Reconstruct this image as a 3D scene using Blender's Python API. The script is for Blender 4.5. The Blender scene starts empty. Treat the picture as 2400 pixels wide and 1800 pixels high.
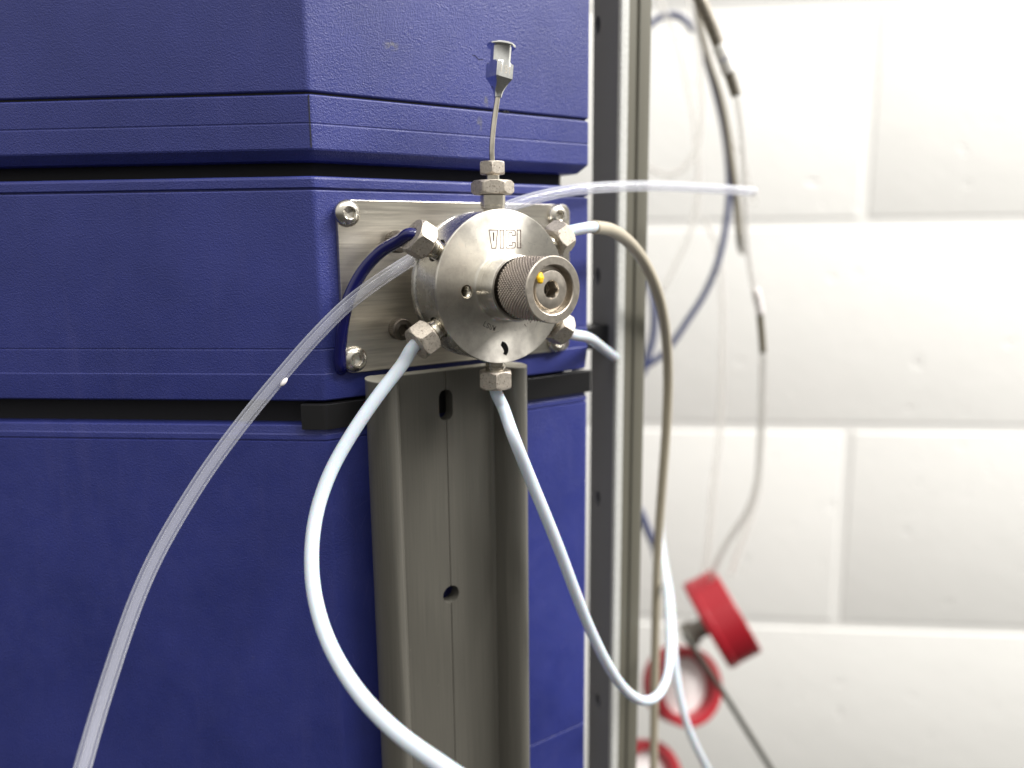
import bpy, bmesh, math, random
from mathutils import Vector, Matrix
import numpy as np
random.seed(7)
S = 0.001                      # everything below is written in millimetres
sc = bpy.context.scene
COL = sc.collection
PI = math.pi

# ------------------------------------------------------------------ camera
F_PX, CX, CY = 1690.0, 1106.0, 829.5          # measured from the vanishing points (2212 x 1659 grid)
def _n(v): return v / np.linalg.norm(v)
_X = _n(np.array([2567., -334., F_PX])); _Zu = -np.array([99., 9310., F_PX])
_Zu = _n(_Zu - _X * _Zu.dot(_X)); _Y = np.cross(_Zu, _X)
R = np.array([_X, _Y, _Zu])
CAM = np.array([-105.86, -184.64, 10.63])
cam_d = bpy.data.cameras.new('camera'); cam = bpy.data.objects.new('camera', cam_d); COL.objects.link(cam)
M4 = Matrix.Identity(4)
for i in range(3):
    M4[i][0] = R[i][0]; M4[i][1] = -R[i][1]; M4[i][2] = -R[i][2]; M4[i][3] = CAM[i] * S
cam.matrix_world = M4
cam_d.sensor_width = 36.0; cam_d.lens = F_PX / 2212.0 * 36.0
cam_d.clip_start = 0.005; cam_d.clip_end = 50
cam_d.dof.use_dof = True; cam_d.dof.focus_distance = 0.186; cam_d.dof.aperture_fstop = 8.0
sc.camera = cam

# ------------------------------------------------------------------ room light
w = bpy.data.worlds.new("World"); sc.world = w; w.use_nodes = True
wn = w.node_tree; wn.nodes.clear()
wo = wn.nodes.new('ShaderNodeOutputWorld'); wb = wn.nodes.new('ShaderNodeBackground')
wt = wn.nodes.new('ShaderNodeTexCoord'); ws = wn.nodes.new('ShaderNodeSeparateXYZ'); wr = wn.nodes.new('ShaderNodeValToRGB')
wn.links.new(wt.outputs['Generated'], ws.inputs[0])
mp = wn.nodes.new('ShaderNodeMapRange'); mp.inputs[1].default_value = -1; mp.inputs[2].default_value = 1
wn.links.new(ws.outputs['Z'], mp.inputs[0]); wn.links.new(mp.outputs[0], wr.inputs[0])
cr = wr.color_ramp
cr.elements[0].position = 0.0; cr.elements[0].color = (0.09, 0.085, 0.08, 1)      # floor
cr.elements[1].position = 1.0; cr.elements[1].color = (1.5, 1.46, 1.36, 1)       # ceiling
e = cr.elements.new(0.46); e.color = (0.13, 0.125, 0.115, 1)
e = cr.elements.new(0.60); e.color = (0.95, 0.92, 0.86, 1)
wn.links.new(wr.outputs[0], wb.inputs[0]); wb.inputs[1].default_value = 0.9
wn.links.new(wb.outputs[0], wo.inputs[0])

def lamp(name, loc, target, sx, sy, power, col=(1, 0.97, 0.93)):
    d = bpy.data.lights.new(name, 'AREA'); d.shape = 'RECTANGLE'; d.size = sx * S; d.size_y = sy * S
    d.energy = power; d.color = col
    o = bpy.data.objects.new(name, d); COL.objects.link(o); o.location = Vector(loc) * S
    o.rotation_euler = (Vector(target) - Vector(loc)).to_track_quat('-Z', 'Y').to_euler(); return o
# fluorescent ceiling fixtures of the laboratory; the last lamp is an added wall fill
lamp('ceiling_or_fill_lamp', (1690, -1040, 1885), (300, -200, 0), 380, 1500, 100)
lamp('ceiling_or_fill_lamp', (-500, -900, 1500), (-500, -900, 0), 1200, 300, 12)
lamp('ceiling_or_fill_lamp', (750, -1000, 1150), (720, 150, -350), 1200, 300, 33)  # added fill without a known fixture, aimed to brighten the block wall
sc.view_settings.view_transform = 'Standard'; sc.view_settings.look = 'None'
sc.view_settings.gamma = 1.0; sc.view_settings.exposure = -0.14

# ------------------------------------------------------------------ helpers
def ray(px, py): return R @ np.array([(px - CX) / F_PX, (py - CY) / F_PX, 1.0])
def bp(px, py, Y):                     # point of the plane Y = const seen at a pixel of the measuring grid
    r = ray(px, py); t = (Y - CAM[1]) / r[1]; return Vector(CAM + r * t)
def atd(px, py, depth): return Vector(CAM + ray(px, py) * depth)

def tag(o, label=None, cat=None, group=None, kind=None):
    if label: o['label'] = label
    if cat: o['category'] = cat
    if group: o['group'] = group
    if kind: o['kind'] = kind
    return o
def empty(name, loc, label=None, cat=None, group=None):
    o = bpy.data.objects.new(name, None); COL.objects.link(o); o.location = Vector(loc) * S
    o.empty_display_size = 0.005
    return tag(o, label, cat, group)
BASE = {}
def mk(name, vf, mat, parent=None, smooth=True, local=False, angle=35, origin=None):
    """one mesh object; vf = (verts in mm, faces); world coordinates unless local"""
    verts, faces = vf
    if parent is not None:
        base = Vector((0, 0, 0)) if local else BASE.get(parent.name, parent.location / S)
    else:
        if origin is None:
            n = len(verts); base = sum((Vector(v) for v in verts), Vector()) / n
        else: base = Vector(origin)
    me = bpy.data.meshes.new(name)
    me.from_pydata([tuple((Vector(v) - base) * S) for v in verts], [], [tuple(f) for f in faces])
    me.validate(); me.update()
    bm = bmesh.new(); bm.from_mesh(me); bmesh.ops.remove_doubles(bm, verts=bm.verts, dist=1e-7)
    bmesh.ops.recalc_face_normals(bm, faces=bm.faces)
    bm.to_mesh(me); bm.free()
    if smooth:
        me.polygons.foreach_set('use_smooth', [True] * len(me.polygons))
        me.set_sharp_from_angle(angle=math.radians(angle))
    me.materials.append(mat)
    o = bpy.data.objects.new(name, me); COL.objects.link(o)
    if parent is not None: o.parent = parent; BASE[o.name] = base
    else: o.location = base * S; BASE[o.name] = base
    return o
def join(*vfs):
    V = []; Fc = []
    for v, f in vfs:
        n = len(V); V += list(v); Fc += [[i + n for i in q] for q in f]
    return V, Fc
def xf(vf, m): return [m @ Vector(v) for v in vf[0]], vf[1]
def frame(axis, origin=(0, 0, 0), up=None):
    """matrix that sends local +Z to axis"""
    a = Vector(axis).normalized()
    u = Vector(up) if up is not None else (Vector((0, 0, 1)) if abs(a.z) < 0.9 else Vector((1, 0, 0)))
    x = u.cross(a).normalized(); y = a.cross(x)
    m = Matrix((x, y, a)).transposed().to_4x4(); m.translation = Vector(origin); return m
def lathe(prof, seg=64, close=False):
    """revolve (r, h) pairs about Z"""
    V = []; Fc = []; n = len(prof)
    for i in range(seg):
        a = 2 * PI * i / seg
        for r, h in prof: V.append((r * math.cos(a), r * math.sin(a), h))
    m = n if close else n - 1
    for i in range(seg):
        j = (i + 1) % seg
        for k in range(m):
            l = (k + 1) % n
            Fc.append([i * n + k, j * n + k, j * n + l, i * n + l])
    return V, Fc
def polar(levels, seg=96):
    """stack of closed loops; levels = [(h, fn(theta) -> r)] ; ends left open"""
    V = []; Fc = []
    for h, fn in levels:
        for i in range(seg):
            a = 2 * PI * i / seg; r = fn(a); V.append((r * math.cos(a), r * math.sin(a), h))
    for k in range(len(levels) - 1):
        for i in range(seg):
            j = (i + 1) % seg
            Fc.append([k * seg + i, k * seg + j, (k + 1) * seg + j, (k + 1) * seg + i])
    return V, Fc
def hexr(af, n=6):
    def fn(a):
        s = 2 * PI / n; t = (a % s) - s / 2
        return af / 2 / math.cos(t)
    return fn
def hexprism(af, h0, h1, hole, ch=0.5, n=6, seg=96, flip=0.0):
    hr = hexr(af, n); rc = af / 2 / math.cos(PI / n)
    lv = [(h0, lambda a: hole)]
    steps = [(0, af / 2 * 0.985), (0.25, None), (0.5, None), (0.75, None), (1, rc)]
    def cap(t):
        R0 = af / 2 * 0.985
        return R0 + (rc - R0) * t
    for t in (0, .2, .4, .6, .8, 1): lv.append((h0 + ch * t, (lambda c: (lambda a: min(hr(a + flip), c)))(cap(t))))
    for t in (1, .8, .6, .4, .2, 0): lv.append((h1 - ch * t, (lambda c: (lambda a: min(hr(a + flip), c)))(cap(t))))
    lv.append((h1, lambda a: hole))
    return polar(lv, seg)
def prism(poly, z0, z1, caps=True):
    n = len(poly); V = [(x, y, z0) for x, y in poly] + [(x, y, z1) for x, y in poly]
    Fc = [[i, (i + 1) % n, n + (i + 1) % n, n + i] for i in range(n)]
    if caps: Fc += [list(range(n - 1, -1, -1)), list(range(n, 2 * n))]
    return V, Fc
def box(x0, x1, y0, y1, z0, z1): return prism([(x0, y0), (x1, y0), (x1, y1), (x0, y1)], z0, z1)
def bevbox(x0, x1, y0, y1, z0, z1, b):
    bm = bmesh.new(); V, Fc = box(x0, x1, y0, y1, z0, z1)
    vs = [bm.verts.new(v) for v in V]
    for f in Fc: bm.faces.new([vs[i] for i in f])
    bmesh.ops.bevel(bm, geom=list(bm.edges), offset=b, segments=3, profile=0.6, affect='EDGES')
    bm.verts.index_update()
    r = ([tuple(v.co) for v in bm.verts], [[v.index for v in f.verts] for f in bm.faces]); bm.free(); return r
def spline(pts, n=14):
    P = [Vector(p) for p in pts]; P = [P[0] * 2 - P[1]] + P + [P[-1] * 2 - P[-2]]; out = []
    for i in range(1, len(P) - 2):
        p0, p1, p2, p3 = P[i - 1:i + 3]
        t0 = 0; t1 = t0 + (p1 - p0).length ** .5; t2 = t1 + (p2 - p1).length ** .5; t3 = t2 + (p3 - p2).length ** .5
        for k in range(n):
            t = t1 + (t2 - t1) * k / n
            a1 = p0 * ((t1 - t) / (t1 - t0)) + p1 * ((t - t0) / (t1 - t0))
            a2 = p1 * ((t2 - t) / (t2 - t1)) + p2 * ((t - t1) / (t2 - t1))
            a3 = p2 * ((t3 - t) / (t3 - t2)) + p3 * ((t - t2) / (t3 - t2))
            b1 = a1 * ((t2 - t) / (t2 - t0)) + a2 * ((t - t0) / (t2 - t0))
            b2 = a2 * ((t3 - t) / (t3 - t1)) + a3 * ((t - t1) / (t3 - t1))
            out.append(b1 * ((t2 - t) / (t2 - t1)) + b2 * ((t - t1) / (t2 - t1)))
    out.append(P[-2]); return out
def smooth_path(path, it=6):
    for _ in range(it):
        path = [path[0]] + [path[i] * .5 + (path[i - 1] + path[i + 1]) * .25 for i in range(1, len(path) - 1)] + [path[-1]]
    return path
def tube(path, r, seg=20, inner=None, cap=True):
    P = smooth_path(path); n = len(P); V = []; Fc = []
    T = [(P[min(i + 1, n - 1)] - P[max(i - 1, 0)]).normalized() for i in range(n)]
    u = T[0].orthogonal().normalized(); fr = []
    for i in range(n):
        u = (u - T[i] * u.dot(T[i])).normalized(); fr.append((u.copy(), T[i].cross(u)))
    rf = r if callable(r) else (lambda t: r)
    def ring(rad_scale=None, rin=None):
        base = len(V)
        for i in range(n):
            rr = rin if rin else rf(i / (n - 1))
            for k in range(seg):
                a = 2 * PI * k / seg; V.append(P[i] + fr[i][0] * (rr * math.cos(a)) + fr[i][1] * (rr * math.sin(a)))
        return base
    b = ring()
    for i in range(n - 1):
        for k in range(seg):
            l = (k + 1) % seg
            Fc.append([b + i * seg + k, b + i * seg + l, b + (i + 1) * seg + l, b + (i + 1) * seg + k])
    if inner:
        c = ring(rin=inner)
        for i in range(n - 1):
            for k in range(seg):
                l = (k + 1) % seg
                Fc.append([c + i * seg + k, c + (i + 1) * seg + k, c + (i + 1) * seg + l, c + i * seg + l])
        for k in range(seg):
            l = (k + 1) % seg; e = (n - 1) * seg
            Fc.append([b + k, c + k, c + l, b + l]); Fc.append([b + e + k, b + e + l, c + e + l, c + e + k])
    elif cap:
        Fc.append([b + k for k in range(seg)][::-1]); Fc.append([b + (n - 1) * seg + k for k in range(seg)])
    return V, Fc
def cut(o, vf, parent_base=None):
    """subtract a closed shape (world mm) from object o"""
    base = BASE[o.name]
    me = bpy.data.meshes.new('cutter'); me.from_pydata([tuple((Vector(v) - base) * S) for v in vf[0]], [], [tuple(f) for f in vf[1]])
    bm = bmesh.new(); bm.from_mesh(me); bmesh.ops.recalc_face_normals(bm, faces=bm.faces); bm.to_mesh(me); bm.free()
    c = bpy.data.objects.new('cutter', me); COL.objects.link(c); c.matrix_world = Matrix.Identity(4)
    par = o.parent; o.parent = None; loc = o.location.copy(); o.location = (0, 0, 0)
    m = o.modifiers.new('b', 'BOOLEAN'); m.operation = 'DIFFERENCE'; m.object = c; m.solver = 'EXACT'
    bpy.context.view_layer.update()
    dg = bpy.context.evaluated_depsgraph_get()
    nm = bpy.data.meshes.new_from_object(o.evaluated_get(dg)); o.modifiers.remove(m)
    old = o.data; nm.name = old.name; o.data = nm
    while len(nm.materials) > 1: nm.materials.pop()
    o.location = loc; o.parent = par
    nm.set_sharp_from_angle(angle=math.radians(35))
    bpy.data.objects.remove(c)

def strokes(polys, wd, plane_y, thick=0.03, closed=True):
    """thin raised strips following (x, z) polylines on the plane y"""
    V = []; Fc = []
    for pl_ in polys:
        n = len(pl_); cl = closed
        for i in range(n if cl else n - 1):
            a = Vector(pl_[i]); b = Vector(pl_[(i + 1) % n]); d = (b - a)
            if d.length < 1e-6: continue
            d.normalize(); q = Vector((-d.y, d.x)) * wd / 2; a2 = a - d * wd * .45; b2 = b + d * wd * .45
            k = len(V)
            for p in (a2 + q, b2 + q, b2 - q, a2 - q): V.append((p.x, plane_y - thick, p.y))
            for p in (a2 + q, b2 + q, b2 - q, a2 - q): V.append((p.x, plane_y + .01, p.y))
            Fc += [[k, k + 1, k + 2, k + 3]] + [[k + j, k + (j + 1) % 4, k + 4 + (j + 1) % 4, k + 4 + j] for j in range(4)]
    return V, Fc

# ------------------------------------------------------------------ materials
def mat(name, col, rough=0.5, metal=0.0, **kw):
    m = bpy.data.materials.new(name); m.use_nodes = True; nt = m.node_tree; p = nt.nodes['Principled BSDF']
    p.inputs['Base Color'].default_value = (*col, 1); p.inputs['Roughness'].default_value = rough; p.inputs['Metallic'].default_value = metal
    for k, v in kw.items():
        k = k.replace('_', ' ').title().replace('Ior', 'IOR')
        p.inputs[k].default_value = v
    return m
def nd(m, t, **kw):
    n = m.node_tree.nodes.new(t)
    for k, v in kw.items(): setattr(n, k, v)
    return n
def link(m, a, b): m.node_tree.links.new(a, b)
def P(m): return m.node_tree.nodes['Principled BSDF']
def coords(m, scale=(1, 1, 1)):
    tc = nd(m, 'ShaderNodeTexCoord'); mp = nd(m, 'ShaderNodeMapping'); link(m, tc.outputs['Object'], mp.inputs[0])
    mp.inputs['Scale'].default_value = scale; return mp.outputs[0]
def noise(m, vec, scale, detail=3, rough=0.55):
    n = nd(m, 'ShaderNodeTexNoise'); link(m, vec, n.inputs['Vector']); n.inputs['Scale'].default_value = scale
    n.inputs['Detail'].default_value = detail; n.inputs['Roughness'].default_value = rough; return n.outputs[0]
def ramp(m, fac, stops):
    r = nd(m, 'ShaderNodeValToRGB'); link(m, fac, r.inputs[0]); el = r.color_ramp.elements
    el[0].position, el[0].color = stops[0][0], (*stops[0][1], 1); el[1].position, el[1].color = stops[-1][0], (*stops[-1][1], 1)
    for p_, c in stops[1:-1]:
        q = el.new(p_); q.color = (*c, 1)
    return r.outputs[0]
def bump(m, h, strength, dist, prev=None):
    b = nd(m, 'ShaderNodeBump'); link(m, h, b.inputs['Height']); b.inputs['Strength'].default_value = strength
    b.inputs['Distance'].default_value = dist
    if prev: link(m, prev, b.inputs['Normal'])
    return b.outputs[0]
def mixc(m, fac, a, b, mode='MIX'):
    x = nd(m, 'ShaderNodeMix', data_type='RGBA', blend_type=mode)
    for s, v in ((x.inputs[0], fac), (x.inputs[6], a), (x.inputs[7], b)):
        if isinstance(v, (int, float)): s.default_value = v
        elif isinstance(v, tuple): s.default_value = (*v, 1)
        else: link(m, v, s)
    return x.outputs[2]

def blue_plastic():
    m = mat('blue_plastic', (0.045, 0.05, 0.26), 0.42, ior=1.5)
    v = coords(m)
    g1 = noise(m, v, 2500, 3, 0.65)
    vo = nd(m, 'ShaderNodeTexVoronoi'); vo.inputs['Scale'].default_value = 2600
    wv = nd(m, 'ShaderNodeVectorMath', operation='ADD')
    n2 = nd(m, 'ShaderNodeTexNoise'); link(m, v, n2.inputs['Vector']); n2.inputs['Scale'].default_value = 1200
    sc_ = nd(m, 'ShaderNodeVectorMath', operation='SCALE'); link(m, n2.outputs['Color'], sc_.inputs[0]); sc_.inputs['Scale'].default_value = 0.0007
    link(m, v, wv.inputs[0]); link(m, sc_.outputs[0], wv.inputs[1]); link(m, wv.outputs[0], vo.inputs['Vector'])
    b = bump(m, g1, 0.65, 0.00018)
    b = bump(m, vo.outputs['Distance'], 0.35, 0.00016, b)
    link(m, b, P(m).inputs['Normal'])
    big = noise(m, v, 35, 4, 0.6)
    stv = noise(m, coords(m, (1, 1, .12)), 160, 5, 0.65)
    c = ramp(m, big, [(0.3, (0.018, 0.026, 0.152)), (0.7, (0.028, 0.037, 0.198))])
    # rubbed and dusty spots
    sp = noise(m, v, 130, 5, 0.7); sf = ramp(m, sp, [(0.70, (0, 0, 0)), (0.80, (1, 1, 1))])
    c = mixc(m, sf, c, (0.06, 0.06, 0.15))
    c = mixc(m, ramp(m, stv, [(0.55, (0, 0, 0)), (0.85, (.6, .6, .6))]), c, (0.045, 0.05, 0.20))
    # dried drips and a rub mark at fixed places on the cover
    geo = nd(m, 'ShaderNodeNewGeometry')
    for (cx_, cy_, sx_, sz_) in ((1036, 268, 1.1, 2.3), (1050, 222, .8, 3.0), (845, 98, 2.6, 1.5)):
        q_ = bp(cx_, cy_, 0) * S
        sb = nd(m, 'ShaderNodeVectorMath', operation='SUBTRACT'); link(m, geo.outputs['Position'], sb.inputs[0]); sb.inputs[1].default_value = q_
        dv_ = nd(m, 'ShaderNodeVectorMath', operation='DIVIDE'); link(m, sb.outputs[0], dv_.inputs[0]); dv_.inputs[1].default_value = (sx_ * S, 3 * S, sz_ * S)
        le = nd(m, 'ShaderNodeVectorMath', operation='LENGTH'); link(m, dv_.outputs[0], le.inputs[0])
        fa_ = ramp(m, le.outputs['Value'], [(0.35, (1, 1, 1)), (1.0, (0, 0, 0))])
        mu = nd(m, 'ShaderNodeMath', operation='MULTIPLY'); link(m, fa_, mu.inputs[0]); link(m, ramp(m, noise(m, v, 900, 3), [(0.4, (0, 0, 0)), (0.6, (.75,) * 3)]), mu.inputs[1])
        c = mixc(m, mu.outputs[0], c, (0.10, 0.10, 0.11))
    link(m, c, P(m).inputs['Base Color'])
    rr = ramp(m, noise(m, v, 220, 4), [(0.3, (0.36,) * 3), (0.7, (0.55,) * 3)]); link(m, rr, P(m).inputs['Roughness'])
    return m
M_BLUE = blue_plastic()
M_DARK = mat('black_gap', (0.006, 0.006, 0.008), 0.8)
M_BLACK = mat('black_plastic', (0.012, 0.012, 0.013), 0.32)
def steel(name, col, rough, scratch=(1, 1, 1), amt=0.2, aniso=0.0, spec_dark=None, bumpd=0.000005, sscale=400, spots=0.0):
    m = mat(name, col, rough, 1.0)
    v = coords(m, scratch); n = noise(m, v, sscale, 4, 0.6)
    c = mixc(m, ramp(m, n, [(0.3, (0, 0, 0)), (0.7, (1, 1, 1))]), tuple(x * (1 - amt) for x in col), tuple(min(1, x * (1 + amt * .6)) for x in col))
    v2 = coords(m)
    if spec_dark:
        sp = noise(m, v2, spec_dark[0], 4, 0.7)
        c = mixc(m, ramp(m, sp, [(spec_dark[1], (0, 0, 0)), (spec_dark[1] + .05, (1, 1, 1))]), c, (0.10, 0.07, 0.05))
    link(m, c, P(m).inputs['Base Color'])
    rr = nd(m, 'ShaderNodeMapRange'); link(m, n, rr.inputs[0]); rr.inputs[3].default_value = rough * .75; rr.inputs[4].default_value = rough * 1.3
    link(m, rr.outputs[0], P(m).inputs['Roughness'])
    link(m, bump(m, n, 0.5, bumpd), P(m).inputs['Normal'])
    P(m).inputs['Anisotropic'].default_value = aniso
    return m
M_PLATE = steel('brushed_plate', (0.70, 0.66, 0.58), 0.34, (1, 1, 22), 0.22, 0.5, bumpd=0.00004, sscale=60)
M_STEEL = steel('turned_steel', (0.66, 0.65, 0.62), 0.26, (1, 1, 1), 0.12)
M_NUT = steel('pitted_steel', (0.53, 0.485, 0.425), 0.58, (1, 1, 1), 0.2, 0, (2300, 0.59), 0.00004, 1600)
M_NECK = steel('machined_steel', (0.62, 0.58, 0.50), 0.22, (1, 1, 1), 0.15)
M_SCREW = steel('screw_steel', (0.60, 0.57, 0.51), 0.27, (1, 1, 1), 0.15)
M_NEEDLE = steel('plated_hub', (0.78, 0.79, 0.78), 0.17, (1, 1, 1), 0.1, 0, None, 0.000006, 900)
M_KNURL = steel('knurled_steel', (0.47, 0.41, 0.355), 0.38, (1, 1, 1), 0.2)
M_KNOBF = steel('knob_face', (0.66, 0.605, 0.53), 0.36, (1, 1, 1), 0.15, 0, (1100, 0.66), 0.00003, 700)
M_CAP = steel('dark_cap_screw', (0.16, 0.14, 0.12), 0.4, (1, 1, 1), 0.3)
def disc_mat():
    m = mat('faced_disc', (0.72, 0.70, 0.66), 0.30, 1.0)
    tg = nd(m, 'ShaderNodeTangent', direction_type='RADIAL', axis='Y'); link(m, tg.outputs[0], P(m).inputs['Tangent'])
    P(m).inputs['Anisotropic'].default_value = 0.95; P(m).inputs['Anisotropic Rotation'].default_value = 0.25
    v = coords(m)
    # concentric turning marks + scratches
    sx = nd(m, 'ShaderNodeSeparateXYZ'); link(m, v, sx.inputs[0])
    cb = nd(m, 'ShaderNodeCombineXYZ'); link(m, sx.outputs['X'], cb.inputs['X']); link(m, sx.outputs['Z'], cb.inputs['Y'])
    ln = nd(m, 'ShaderNodeVectorMath', operation='LENGTH'); link(m, cb.outputs[0], ln.inputs[0])
    n1 = nd(m, 'ShaderNodeTexNoise', noise_dimensions='1D'); link(m, ln.outputs['Value'], n1.inputs['W']); n1.inputs['Scale'].default_value = 3500; n1.inputs['Detail'].default_value = 2
    cl = noise(m, v, 260, 5, 0.7)
    c = ramp(m, cl, [(0.30, (0.62, 0.59, 0.54)), (0.62, (0.80, 0.77, 0.70)), (0.75, (0.84, 0.77, 0.68))])
    sm = noise(m, v, 2200, 3, 0.7); c = mixc(m, ramp(m, sm, [(0.66, (0, 0, 0)), (0.75, (1, 1, 1))]), c, (0.45, 0.42, 0.36))
    link(m, c, P(m).inputs['Base Color'])
    rr = nd(m, 'ShaderNodeMapRange'); link(m, cl, rr.inputs[0]); rr.inputs[3].default_value = .27; rr.inputs[4].default_value = .42
    link(m, rr.outputs[0], P(m).inputs['Roughness'])
    link(m, bump(m, n1.outputs[0], 0.35, 0.00001), P(m).inputs['Normal'])
    return m
M_DISC = disc_mat()
M_YEL = mat('yellow_paint', (0.85, 0.52, 0.01), 0.5)
M_INK = mat('black_ink', (0.006, 0.006, 0.006), 0.9, specular_ior_level=0.1)
M_ETCH = mat('etched_line', (0.075, 0.04, 0.03), 0.8, 0.0, specular_ior_level=0.1)
M_ETCH2 = mat('stamped_mark', (0.05, 0.04, 0.035), 0.6, 0.2)
M_ETCH3 = mat('embossed_mark', (0.42, 0.38, 0.32), 0.5, 0.8)
M_PTFE = mat('white_tubing', (0.66, 0.745, 0.83), 0.24, subsurface_weight=0.4, subsurface_scale=0.002, transmission_weight=0.2, ior=1.36)
M_BTUBE = mat('blue_tubing', (0.004, 0.005, 0.085), 0.14, coat_weight=0.3)
M_SLEEVE = mat('tan_sleeve', (0.42, 0.375, 0.29), 0.28)
M_CTUBE = mat('clear_tubing', (0.96, 0.97, 1.0), 0.10, transmission_weight=0.88, ior=1.36)
M_FOG = mat('translucent_tubing', (0.93, 0.92, 0.89), 0.3, transmission_weight=0.6, ior=1.2)
def clear(m, lo, hi):
    """milky clear plastic: walls seen edge on look paler than the middle"""
    nt = m.node_tree; out_ = next(n for n in nt.nodes if n.type == 'OUTPUT_MATERIAL')
    lw = nd(m, 'ShaderNodeLayerWeight'); lw.inputs['Blend'].default_value = 0.5
    mr = nd(m, 'ShaderNodeMapRange'); link(m, lw.outputs['Facing'], mr.inputs[0]); mr.inputs[1].default_value = 0.25; mr.inputs[2].default_value = 0.95
    mr.inputs[3].default_value = lo; mr.inputs[4].default_value = hi
    tr = nd(m, 'ShaderNodeBsdfTransparent'); tr.inputs[0].default_value = (0.97, 0.97, 0.98, 1)
    mx = nd(m, 'ShaderNodeMixShader'); link(m, mr.outputs[0], mx.inputs[0]); link(m, tr.outputs[0], mx.inputs[1]); link(m, P(m).outputs[0], mx.inputs[2])
    link(m, mx.outputs[0], out_.inputs[0])
clear(M_CTUBE, 0.14, 0.75); P(M_CTUBE).inputs['Transmission Weight'].default_value = 0.25; P(M_CTUBE).inputs['Base Color'].default_value = (0.74, 0.76, 0.83, 1)
clear(M_FOG, 0.45, 0.85); P(M_FOG).inputs['Base Color'].default_value = (0.80, 0.78, 0.74, 1)
def rail_mat():
    m = mat('grey_extrusion', (0.10, 0.097, 0.085), 0.38)
    v = coords(m, (60, 60, 1)); n = noise(m, v, 40, 4, 0.6)
    v2 = coords(m, (1, 1, 12)); n2 = noise(m, v2, 500, 4, 0.6)
    c = ramp(m, n, [(0.3, (0.078, 0.075, 0.065)), (0.7, (0.102, 0.097, 0.083))])
    d = noise(m, coords(m), 900, 2, 0.5); c = mixc(m, ramp(m, d, [(0.76, (0, 0, 0)), (0.79, (1, 1, 1))]), c, (0.24, 0.23, 0.2))
    link(m, c, P(m).inputs['Base Color'])
    b = bump(m, n, 0.2, 0.00004); b = bump(m, n2, 0.25, 0.00004, b); link(m, b, P(m).inputs['Normal'])
    return m
M_RAIL = rail_mat()
M_POST = mat('post_grey', (0.13, 0.125, 0.10), 0.4, 0.2)
M_WEB = mat('post_dark_side', (0.15, 0.152, 0.165), 0.6, specular_ior_level=0.3)
def white_edge():
    m = mat('post_white_edge', (0.62, 0.63, 0.60), 0.4)
    n = noise(m, coords(m), 900, 4, 0.7); link(m, ramp(m, n, [(0.32, (0.40, 0.40, 0.38)), (0.6, (0.52, 0.53, 0.51))]), P(m).inputs['Base Color'])
    return m
M_WEDGE = white_edge()
def wall_mat():
    m = mat('painted_block', (0.78, 0.77, 0.72), 0.45)
    v = coords(m); n = noise(m, v, 25, 5, 0.6); n2 = noise(m, v, 180, 4, 0.6); pits = ramp(m, noise(m, v, 60, 3, 0.6), [(0.66, (1, 1, 1)), (0.72, (0, 0, 0))])
    c = ramp(m, noise(m, v, 4, 3), [(0.3, (0.82, 0.82, 0.80)), (0.7, (0.86, 0.86, 0.84))]); link(m, c, P(m).inputs['Base Color'])
    b = bump(m, n, 0.3, 0.0015); b = bump(m, n2, 0.35, 0.0008, b); b = bump(m, pits, 0.6, 0.0012, b); link(m, b, P(m).inputs['Normal'])
    return m
M_WALL = wall_mat()
M_RED = mat('red_plastic', (0.33, 0.012, 0.022), 0.34)
M_WHITE = mat('white_plastic', (0.80, 0.76, 0.76), 0.4)
M_GREY = mat('grey_bracket', (0.22, 0.21, 0.18), 0.4)
M_CABLEB = mat('navy_cable', (0.035, 0.045, 0.12), 0.4)
M_CABLEG = mat('grey_cable', (0.20, 0.20, 0.19), 0.4)
M_CABLEK = mat('black_cable', (0.07, 0.07, 0.06), 0.4)
M_BROWN = mat('brown_tubing', (0.16, 0.14, 0.10), 0.35)
def braid():
    m = mat('braided_sheath', (0.22, 0.2, 0.17), 0.4, 0.7)
    v = coords(m); ck = nd(m, 'ShaderNodeTexChecker'); link(m, v, ck.inputs['Vector']); ck.inputs['Scale'].default_value = 1400
    link(m, mixc(m, ck.outputs[1], (0.42, 0.38, 0.31), (0.10, 0.09, 0.08)), P(m).inputs['Base Color'])
    link(m, bump(m, ck.outputs[1], 0.5, 0.0003), P(m).inputs['Normal']); return m
M_BRAID = braid()

# ------------------------------------------------------------------ painted block wall behind (setting)
TH = math.radians(38.8)
WD = Vector((-math.cos(TH), math.sin(TH), 0)); WN = Vector((-math.sin(TH), -math.cos(TH), 0))   # along / out of the wall
WP = atd(1650, 700, 762)
def on_wall(px, py, off=0.0):
    r = Vector(ray(px, py)); c0 = Vector(CAM); t = (WP + WN * off - c0).dot(WN) / r.dot(WN); return c0 + r * t
wall = empty('wall', (WP.x, WP.y, -300)); tag(wall, kind='structure')
joints = [on_wall(1650, y).z for y in (15, 483, 922, 1345)]
pitch = (joints[0] - joints[3]) / 3
zs = [joints[0] + pitch * k for k in (2, 1)] + joints + [joints[3] - pitch * k for k in (1, 2)]
s0 = (on_wall(1352, 700) - WP).dot(WD)          # running bond: every other upright joint hides behind the post
s1 = (on_wall(1850, 700) - WP).dot(WD)
def wallbox(sa, sb, z0, z1, d0, d1, b):
    V, Fc = bevbox(sa, sb, d0, d1, z0, z1, b)
    return [WP * 1 + WD * v[0] + WN * v[1] + Vector((0, 0, v[2] - WP.z)) for v in V], Fc
L_ = abs(s1 - s0) * 2
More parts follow.
